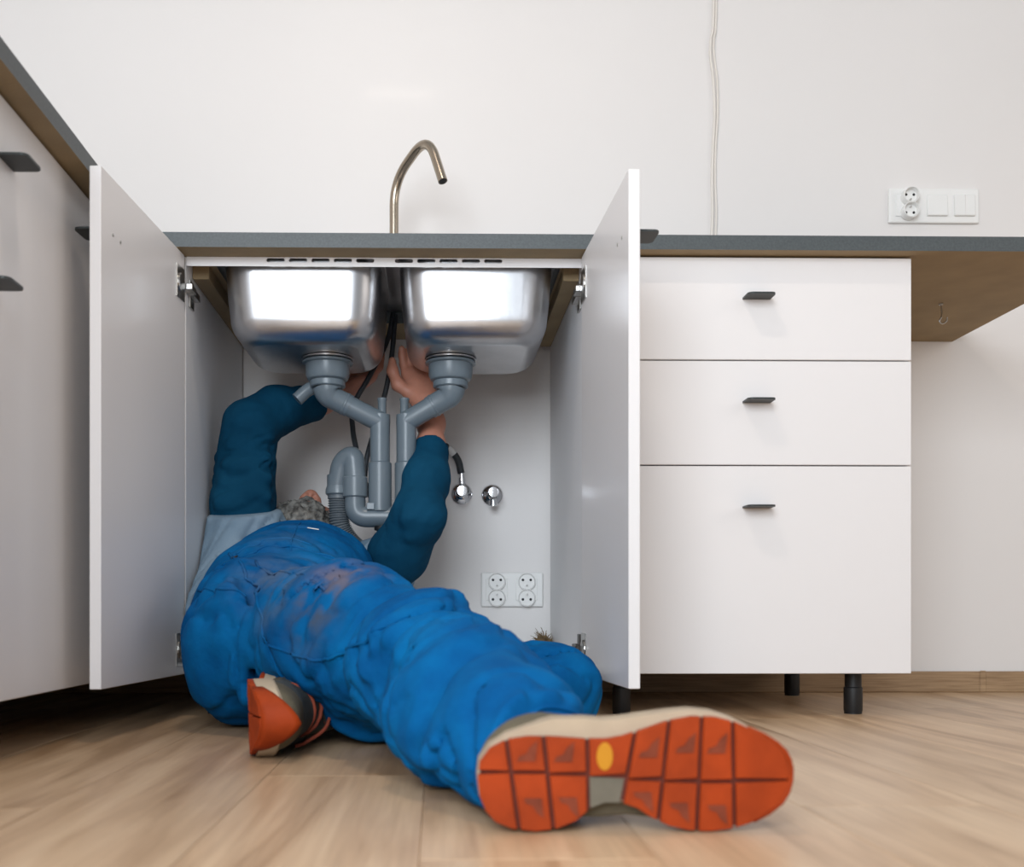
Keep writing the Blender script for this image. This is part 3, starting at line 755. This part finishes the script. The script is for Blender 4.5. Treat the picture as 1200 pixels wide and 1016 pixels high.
hand(f, (-.020, .335, .650), (-.22, .42, .88), (.9, .15, .1), -1, .35, -1)
# head
HC = np.array([-.288, .345, .340])
F_ = np.array([.12, .13, .98]); F_ /= np.linalg.norm(F_); C_v = np.array([.04, .99, -.12]); C_v -= F_*(C_v@F_); C_v /= np.linalg.norm(C_v); R_v = np.cross(C_v, F_)
def H(r, fw, c): return tuple(HC+R_v*r+F_*fw+C_v*c)
AX = np.array([R_v, F_, C_v])
f.ell(H(0, -.012, .035), (.073, .092, .098), .02, AX)
f.ell(H(0, .028, -.020), (.062, .060, .080), .03, AX)
f.ell(H(0, .040, -.078), (.040, .036, .040), .03, AX)
f.cone(H(-.030, .062, .0), H(.030, .062, .0), .030, .030, .02)      # cheekbones
f.cone(H(-.028, .076, .040), H(.028, .076, .040), .013, .013, .02)  # brow
f.chain([H(0, .080, .030)+(.0085,), H(0, .096, .005)+(.0115,), H(0, .108, -.020)+(.0160,)], .012)
for s in (-1, 1):
    f.ell(H(s*.014, .099, -.020), (.011, .012, .012), .008, AX)
    f.ell(H(s*.030, .082, .026), (.016, .009, .010), .008, AX, sub=True)
    f.ell(H(s*.030, .068, .026), (.012, .012, .012), .004, AX)
    f.ell(H(s*.076, -.008, .005), (.009, .022, .032), .006, AX)
    f.ell(H(s*.082, .000, .006), (.005, .011, .018), .004, AX, sub=True)
    f.ell(H(s*.0085, .106, -.031), (.0042, .006, .004), .003, AX, sub=True)
f.cone(H(-.018, .080, -.052), H(.018, .080, -.052), .0075, .0075, .008)
f.cone(H(-.015, .078, -.064), H(.015, .078, -.064), .0080, .0080, .008)
f.cone(H(-.022, .086, -.058), H(.022, .086, -.058), .002, .002, .003, sub=True)
f.cone(H(0, -.02, -.04), (-.282, .22, .265), .054, .058, .03)
f.cut((-.467, 0, 0), (-1, 0, 0), .005)
body = place(link('body', f.mesh('body', 1), 'skin'), pe)
# ---- beard and hair
f = Field(HC-.17, HC+.17, .0035)
f.ell(H(0, .034, -.076), (.052, .047, .052), .02, AX)
for s in (-1, 1):
    f.chain([H(s*.030, .048, -.082)+(.026,), H(s*.052, .030, -.050)+(.022,), H(s*.064, .018, -.015)+(.016,), H(s*.070, .006, .025)+(.013,)], .02)
    f.cone(H(s*.004, .087, -.050), H(s*.030, .072, -.058), .0105, .011, .01)
f.ell(H(0, -.030, .040), (.079, .085, .100), .02, AX)
f.cut(H(0, .030, .06), tuple(F_*.8+C_v*.35), .01) if False else None
# keep the face free: carve forehead / cheeks / nose
f.ell(H(0, .085, .060), (.062, .062, .075), .008, AX, sub=True)
f.ell(H(-.014, .100, -.006), (.050, .042, .034), .006, AX, sub=True)
f.noise(.006, (120, 120, 120), 41, .02); f.noise(.004, (210, 210, 210), 42, .02)
place(link('beard_and_hair', f.mesh('hair', 0), 'hair', label='curly grey beard and hair'), pe)

# ---- shoes
OUT = [(58, 290), (65, 230), (100, 182), (160, 152), (230, 141), (320, 142), (430, 150), (500, 150), (560, 140), (650, 110), (720, 86), (800, 72), (880, 75), (950, 93), (1020, 126),
       (1080, 162), (1120, 200), (1143, 255), (1140, 318), (1115, 372), (1060, 418), (1000, 450), (930, 469), (860, 476), (790, 471), (720, 455), (660, 425), (608, 392), (560, 374), (500, 374), (450, 392),
       (400, 437), (330, 464), (260, 474), (180, 464), (120, 440), (85, 400), (65, 350)]
SCL = .000256
MIDB = {100: -5, 160: -16, 230: -30, 320: -56, 430: -66, 500: -61, 560: -54, 650: -38, 720: -24, 800: -17, 880: -12, 950: -8, 1020: -4}
MIDL = [((x-600)*SCL, -(y+(MIDB.get(x, 0) if y < 250 else 0)-275)*SCL) for x, y in OUT]
OUTL = [((x-600)*SCL, -(y-275)*SCL) for x, y in OUT]
M['orange'] = mat('orange_rubber', (152, 55, 14), .65, bump=.2, bscale=120, var=.16, vscale=30, spec=.2)
M['orange_dark'] = mat('worn_rubber', (120, 56, 36), .7, spec=.2, bump=.3, bscale=160, var=.2, vscale=60)
M['groove'] = mat('groove_rubber', (92, 34, 18), .8, var=.2, vscale=40)
M['midsole'] = mat('midsole_foam', (178, 160, 136), .7, bump=.2, bscale=90, var=.08, vscale=20)
M['shank'] = mat('grey_foam', (104, 98, 84), .75, bump=.3, bscale=90, var=.15, vscale=30)
M['upper'] = mat('olive_suede', (92, 84, 66), .85, bump=.4, bscale=200, var=.15, vscale=20)
M['mesh_cloth'] = mat('shoe_mesh', (66, 70, 70), .85, bump=.6, bscale=500, var=.2, vscale=80)
M['lace'] = mat('rust_lace', (150, 68, 46), .8, bump=.4, bscale=600)
M['yellow'] = mat('yellow_badge', (190, 128, 10), .5)
def clip(poly, p, n):
    out = []
    for i in range(len(poly)):
        a, b_ = poly[i], poly[(i+1) % len(poly)]
        da = (a[0]-p[0])*n[0]+(a[1]-p[1])*n[1]; db = (b_[0]-p[0])*n[0]+(b_[1]-p[1])*n[1]
        if da <= 0: out.append(a)
        if (da < 0 < db) or (db < 0 < da):
            t = da/(da-db); out.append((a[0]+(b_[0]-a[0])*t, a[1]+(b_[1]-a[1])*t))
    return out
def inset(poly, c, k):
    """shrink toward centroid by an absolute amount"""
    o = []
    for u, v in poly:
        l = math.hypot(u-c[0], v-c[1]); q = max(0, 1-k/max(l, 1e-6)); o.append((c[0]+(u-c[0])*q, c[1]+(v-c[1])*q))
    return o
def spring(u, amt): return amt*max(0, (u-.03)/.11)**2
def shoe(parent, org, U, V_, W_, label, toe=.022, ends=()):
    org, U, V_, W_ = [np.array(a, float) for a in (org, U, V_, W_)]
    sh = bpy.data.objects.new('shoe', None); COL.objects.link(sh); sh['label'] = label; sh.empty_display_size = .03
    place(sh, parent)
    def T(u, v, w): return Vector(org+U*u+V_*v+W_*(w+spring(u, toe)))
    def finish(name, b, m, ang=40, lab=None):
        me = bm_mesh(b, name); set_smooth_angle(me, ang); o = link(name, me, m); o.parent = sh
        if lab: o['label'] = lab
        return o
    def slab(poly, w0, w1, bev=0, b=None, shrink=0):
        b = b or bmesh.new(); c = (sum(p[0] for p in poly)/len(poly), sum(p[1] for p in poly)/len(poly))
        rings = []
        lay = [(w0, 0)] + ([(w1-bev*np.sign(w1-w0), 0), (w1, bev)] if bev else [(w1, shrink)])
        for w, ins in lay:
            rings.append([b.verts.new(T(u, v, w)) for u, v in (inset(poly, c, ins) if ins else poly)])
        n = len(poly)
        for A, B in zip(rings[:-1], rings[1:]):
            for k in range(n): b.faces.new((A[k], A[(k+1) % n], B[(k+1) % n], B[k]))
        b.faces.new(rings[0]); b.faces.new(rings[-1]); return b
    def resample(poly, step=.012):
        o = []
        for i in range(len(poly)):
            a, b_ = poly[i], poly[(i+1) % len(poly)]; n = max(1, int(math.hypot(b_[0]-a[0], b_[1]-a[1])/step))
            o += [(a[0]+(b_[0]-a[0])*k/n, a[1]+(b_[1]-a[1])*k/n) for k in range(n)]
        return o
    # rubber base (seen in the grooves) and foam midsole
    core = inset(OUTL, (0, 0), .002)
    finish('outsole', slab(core, .006, .0025), 'groove', lab='dark rubber between the lugs')
    finish('midsole', slab(MIDL, .0055, .034, bev=.005), 'midsole', lab='beige foam midsole')
    # lug cells : cross grooves (zoomed-photo x, slight slant) and one lengthwise groove
    cuts = [(175, 18), (300, 14), (440, 4), (575, -22), (700, -12), (825, -4), (945, 4)]
    xs = [(((x-600)*SCL), s) for x, s in cuts]
    def mid(u): return (-(275-275)-18*math.sin((u+.02)*16)-8)*SCL
    cells = []
    for i in range(len(xs)+1):
        lo = xs[i-1] if i > 0 else None; hi = xs[i] if i < len(xs) else None
        for side in (1, -1):
            p = list(OUTL); g = .0016
            if lo: nn = np.array([-1.0, -lo[1]*.008]); nn /= np.linalg.norm(nn); p = clip(p, (lo[0]+g, 0), nn)
            if hi: nn = np.array([1.0, hi[1]*.008]); nn /= np.linalg.norm(nn); p = clip(p, (hi[0]-g, 0), nn)
            uc = ((lo[0] if lo else -.14)+(hi[0] if hi else .14))/2
            p = clip(p, (uc, mid(uc)+side*.0014), (0.06*math.cos(uc*18), -side))
            if len(p) < 3: continue
            is_arch = i == 3
            if is_arch and side == -1:
                finish('shank', slab(resample(p), .006, .0015), 'shank', lab='grey foam in the arch'); continue
            b = slab(resample(inset(p, (sum(q[0] for q in p)/len(p), sum(q[1] for q in p)/len(p)), .0004)), .005, -.0022, bev=.0009)
            o = finish('outsole_lug', b, 'orange', 30)
            if is_arch:
                c = (uc-.003, .0165)
                el = [(c[0]+.0072*math.cos(a), c[1]+.0125*math.sin(a)) for a in [2*math.pi*k/20 for k in range(20)]]
                finish('badge', slab(el, -.0018, -.0030, bev=.0004), 'yellow', lab='yellow oval badge'); continue
            if i in (0, len(xs)): continue
            # worn arrow-shaped tread marks standing on the lug
            c = (sum(q[0] for q in p)/len(p), sum(q[1] for q in p)/len(p)); a0 = .010
            arrow = [(c[0]+u*a0, c[1]+side*v*a0) for u, v in ((-.9, -.9), (.7, -.9), (.9, .9), (.25, .35), (-.1, -.25), (-.7, -.45))]
            finish('tread_arrow', slab(arrow, -.0018, -.0032), 'orange_dark', 20)
    # upper (implicit), in local metres then mapped
    f = Field((-.155, -.07, .0), (.155, .07, .13), .003)
    f.chain([(-.092, 0, .030, .036), (-.03, .0, .032, .036), (.04, .002, .030, .037), (.085, .000, .026, .034), (.098, -.002, .024, .030)], .03)
    f.ell((.056, .001, .02), (.072, .041, .036), .02); f.ell((-.075, 0, .03), (.055, .039, .05), .02)
    f.chain([(-.088, 0, .05, .036), (-.082, 0, .095, .037)], .03)
    f.cone((-.075, 0, .070), (.03, 0, .035), .034, .028, .03)
    f.cut((-.08, 0, .098), (.18, 0, 1), .004)
    f.cut((0, 0, .020), (0, 0, -1), .002)
    me = f.mesh('upper', 1)
    for v in me.vertices: v.co = T(v.co.x, v.co.y, v.co.z)
    bm = bmesh.new(); bm.from_mesh(me); bmesh.ops.recalc_face_normals(bm, faces=bm.faces); bm.to_mesh(me); bm.free()
    me.materials.append(M['upper']); me.materials.append(M['mesh_cloth'])
    for p in me.polygons:
        c = np.array(p.center)-org; u = c @ U; w = c @ W_
        p.material_index = 1 if (-.05 < u < .055 and w > .036) else 0
    o = link('upper', me); o.parent = sh
    # toe bumper: rubber wrapped over the toe
    b = bmesh.new(); g = [(1020, 126), (1080, 162), (1120, 200), (1143, 255), (1140, 318), (1115, 372), (1060, 418), (1000, 450)]
    rows = []
    g = [(1000, 117), (1050, 143), (1090, 170), (1120, 200), (1136, 230), (1143, 262), (1142, 300), (1133, 338), (1112, 375), (1070, 411), (1020, 441)]
    for ti in range(6):
        t = ti/5; row = []
        for q, (x, y) in enumerate(g):
            sg = abs(q/(len(g)-1)*2-1); hgt = .014+.040*(1-sg**1.3)
            k = .992+.022*(1-sg**4)-.045*(t*hgt/.054)**2
            row.append(b.verts.new(T((x-600)*SCL*k, -(y-275)*SCL*k, -.001+t*hgt)))
        rows.append(row)
    for A, B in zip(rows[:-1], rows[1:]):
        for k in range(len(g)-1): b.faces.new((A[k], A[k+1], B[k+1], B[k]))
    me = bm_mesh(b); o = link('toe_bumper', me, 'orange', smooth=True); o.parent = sh
    sm = o.modifiers.new('thick', 'SOLIDIFY'); sm.thickness = .004; sm.offset = 0
    # eyestay band and laces across the instep
    def dors(u):      # height of the instep line
        return .0985 - (u+.075)*.40 if u > -.06 else .098
    lc_ = []
    for i in range(5):
        u = -.046+.021*i; h = .034*.5; pts = []
        for k in range(9):
            a = math.pi*(k/8-.5)*.9; rad = .0395-.0006*i
            wc = .070-(u+.075)*.335
            pts.append(T(u+(.010 if i % 2 else -.010)*(k/8-.5)*2, math.sin(a)*rad, wc+math.cos(a)*rad*.98))
        o = link('lace', bm_mesh(tube_bm(pts, .0030, 8)), 'lace', smooth=True); o.parent = sh
    for sd in ends:
        pts = smoothpath([T(-.046, sd*.006, .104), T(-.020, sd*.030, .096), T(.002, sd*.046, .070), T(.010, sd*.050, .056)], 5)
        o = link('lace_end', bm_mesh(tube_bm(pts, .0026, 8)), 'lace', smooth=True); o.parent = sh
    # padded collar and ankle in a dark sock
    b = bmesh.new()
    ringc = [T(-.083+.038*math.cos(a), .033*math.sin(a), .097-.006*math.cos(a)) for a in [2*math.pi*k/24 for k in range(25)]]
    o = link('collar', bm_mesh(tube_bm(ringc, .0065, 10)), 'mesh_cloth', smooth=True); o.parent = sh
    o = link('sock', bm_mesh(tube_bm([T(-.083, 0, .07), T(-.083, 0, .10), T(-.080, 0, .16)], [.031, .031, .034], 18)), 'sock', smooth=True); o.parent = sh
    return sh
def frame(u, w):
    u = np.array(u, float); u /= np.linalg.norm(u); w = np.array(w, float); w -= u*(w@u); w /= np.linalg.norm(w); return u, w
u, w = frame((1, .0, .0), (0, 1, .05))
shoe(pe, (.1745, -1.005, .0520), u, np.cross(u, w) * (1 if np.cross(u, w)[2] > 0 else -1), w, 'shoe with an orange lugged sole turned to the camera', .004)
u, w = frame((.02, -1, -.01), (1, .02, .03))
v = np.cross(u, w); v = v if v[2] < 0 else -v
shoe(pe, (-.258, -.447, .0545), u, v, w, 'shoe lying on its side with toe to the camera', .030, (1,))
# metal-white tab on the bib
bt = bmesh.new(); box_bm(-.011, .011, -.0022, .0022, -.0006, .0006, bm=bt, bev=.0005)
o = link('bib_tag', bm_mesh(bt), 'white_paper'); o['label'] = 'small pale tag on the bib'
o.matrix_local = Matrix.Identity(4)
place(o, pe); TAG = o
# seams laid on the overalls: polylines pulled onto the cloth surface
from mathutils.bvhtree import BVHTree
dg = bpy.context.evaluated_depsgraph_get()
bv = BVHTree.FromPolygons([v.co.copy() for v in ov.data.vertices], [tuple(p.vertices) for p in ov.data.polygons])
def seam(pts, r=.0016, m='seam', name='seam', lift=.0002):
    out = []
    for p in smoothpath(pts, 10):
        co, n, i, d = bv.find_nearest(p); out.append(co+n*lift)
    out = [out[0]]+[q for a, q in zip(out[:-1], out[1:]) if (q-a).length > 1e-4]
    o = link(name, bm_mesh(tube_bm(out, r, 6)), m, smooth=True); place(o, pe); o.parent = ov; o.matrix_parent_inverse = Matrix.Identity(4)
    return o
seam([(-.362, -.17, .275), (-.3211, -.124, .3016), (-.2828, -.1143, .3141), (-.2224, -.1104, .3085), (-.165, -.10, .285)], .0024, 'blue')
seam([(-.355, -.10, .300), (-.3211, -.085, .31), (-.2828, -.075, .325), (-.2224, -.07, .32)], .0018, 'blue')
seam([(-.2633, .0742, .3694), (-.2639, -.0045, .342), (-.255, -.1222, .3106)], .0018, 'blue')
seam([(-.3716, -.0715, .3016), (-.3114, -.2321, .2617), (-.2804, -.3139, .2188), (-.2576, -.3866, .1735), (-.241, -.4112, .1304), (-.2203, -.409, .0867)], .0028, 'blue')
seam([(-.4074, -.150, .2324), (-.3474, -.2779, .2329), (-.318, -.2901, .2312), (-.295, -.2918, .2272)], .0022, 'blue')
seam([(-.2532, -.3977, .1524), (-.2058, -.4672, .1376), (-.1641, -.5164, .1314), (-.1383, -.5431, .136), (-.0859, -.6485, .1636), (-.0333, -.6583, .195)], .0024, 'blue')
seam([(-.302, -.1911, .2848), (-.2174, -.34, .2549), (-.1578, -.4685, .2285)], .0022, 'blue')
seam([(.1501, -.8977, .0879), (.1038, -.930, .1042), (.0697, -.945, .0905)], .0022, 'blue')
co, n, i, d = bv.find_nearest(Vector((-.338, .165, .375)))
bk = bmesh.new(); box_bm(-.012, .012, -.010, .010, -.001, .004, bm=bk, bev=.0015)
o = link('strap_buckle', bm_mesh(bk), 'black'); o.parent = pe; o['label'] = 'dark strap buckle'
o.matrix_local = Matrix.Translation(-pe.location) @ Matrix.Translation(co) @ n.to_track_quat('Z', 'X').to_matrix().to_4x4()
co, n, i, d = bv.find_nearest(Vector((-.3523, -.1157, .2931)))
bk = bmesh.new(); merge(bk, lathe_bm([(.006, -.002), (.006, .003), (.003, .0035)], (0, 0, 0), seg=14))
o = link('waist_button', bm_mesh(bk), 'black'); o.parent = pe
o.matrix_local = Matrix.Translation(-pe.location) @ Matrix.Translation(co) @ n.to_track_quat('Z', 'X').to_matrix().to_4x4()
co, n, i, d = bv.find_nearest(Vector((-.2337, .030, .352)))
TAG.matrix_parent_inverse = Matrix.Identity(4)
TAG.matrix_local = Matrix.Translation(-pe.location) @ Matrix.Translation(co+n*.001) @ n.to_track_quat('Z', 'X').to_matrix().to_4x4() @ Matrix.Rotation(math.radians(62), 4, 'Z')
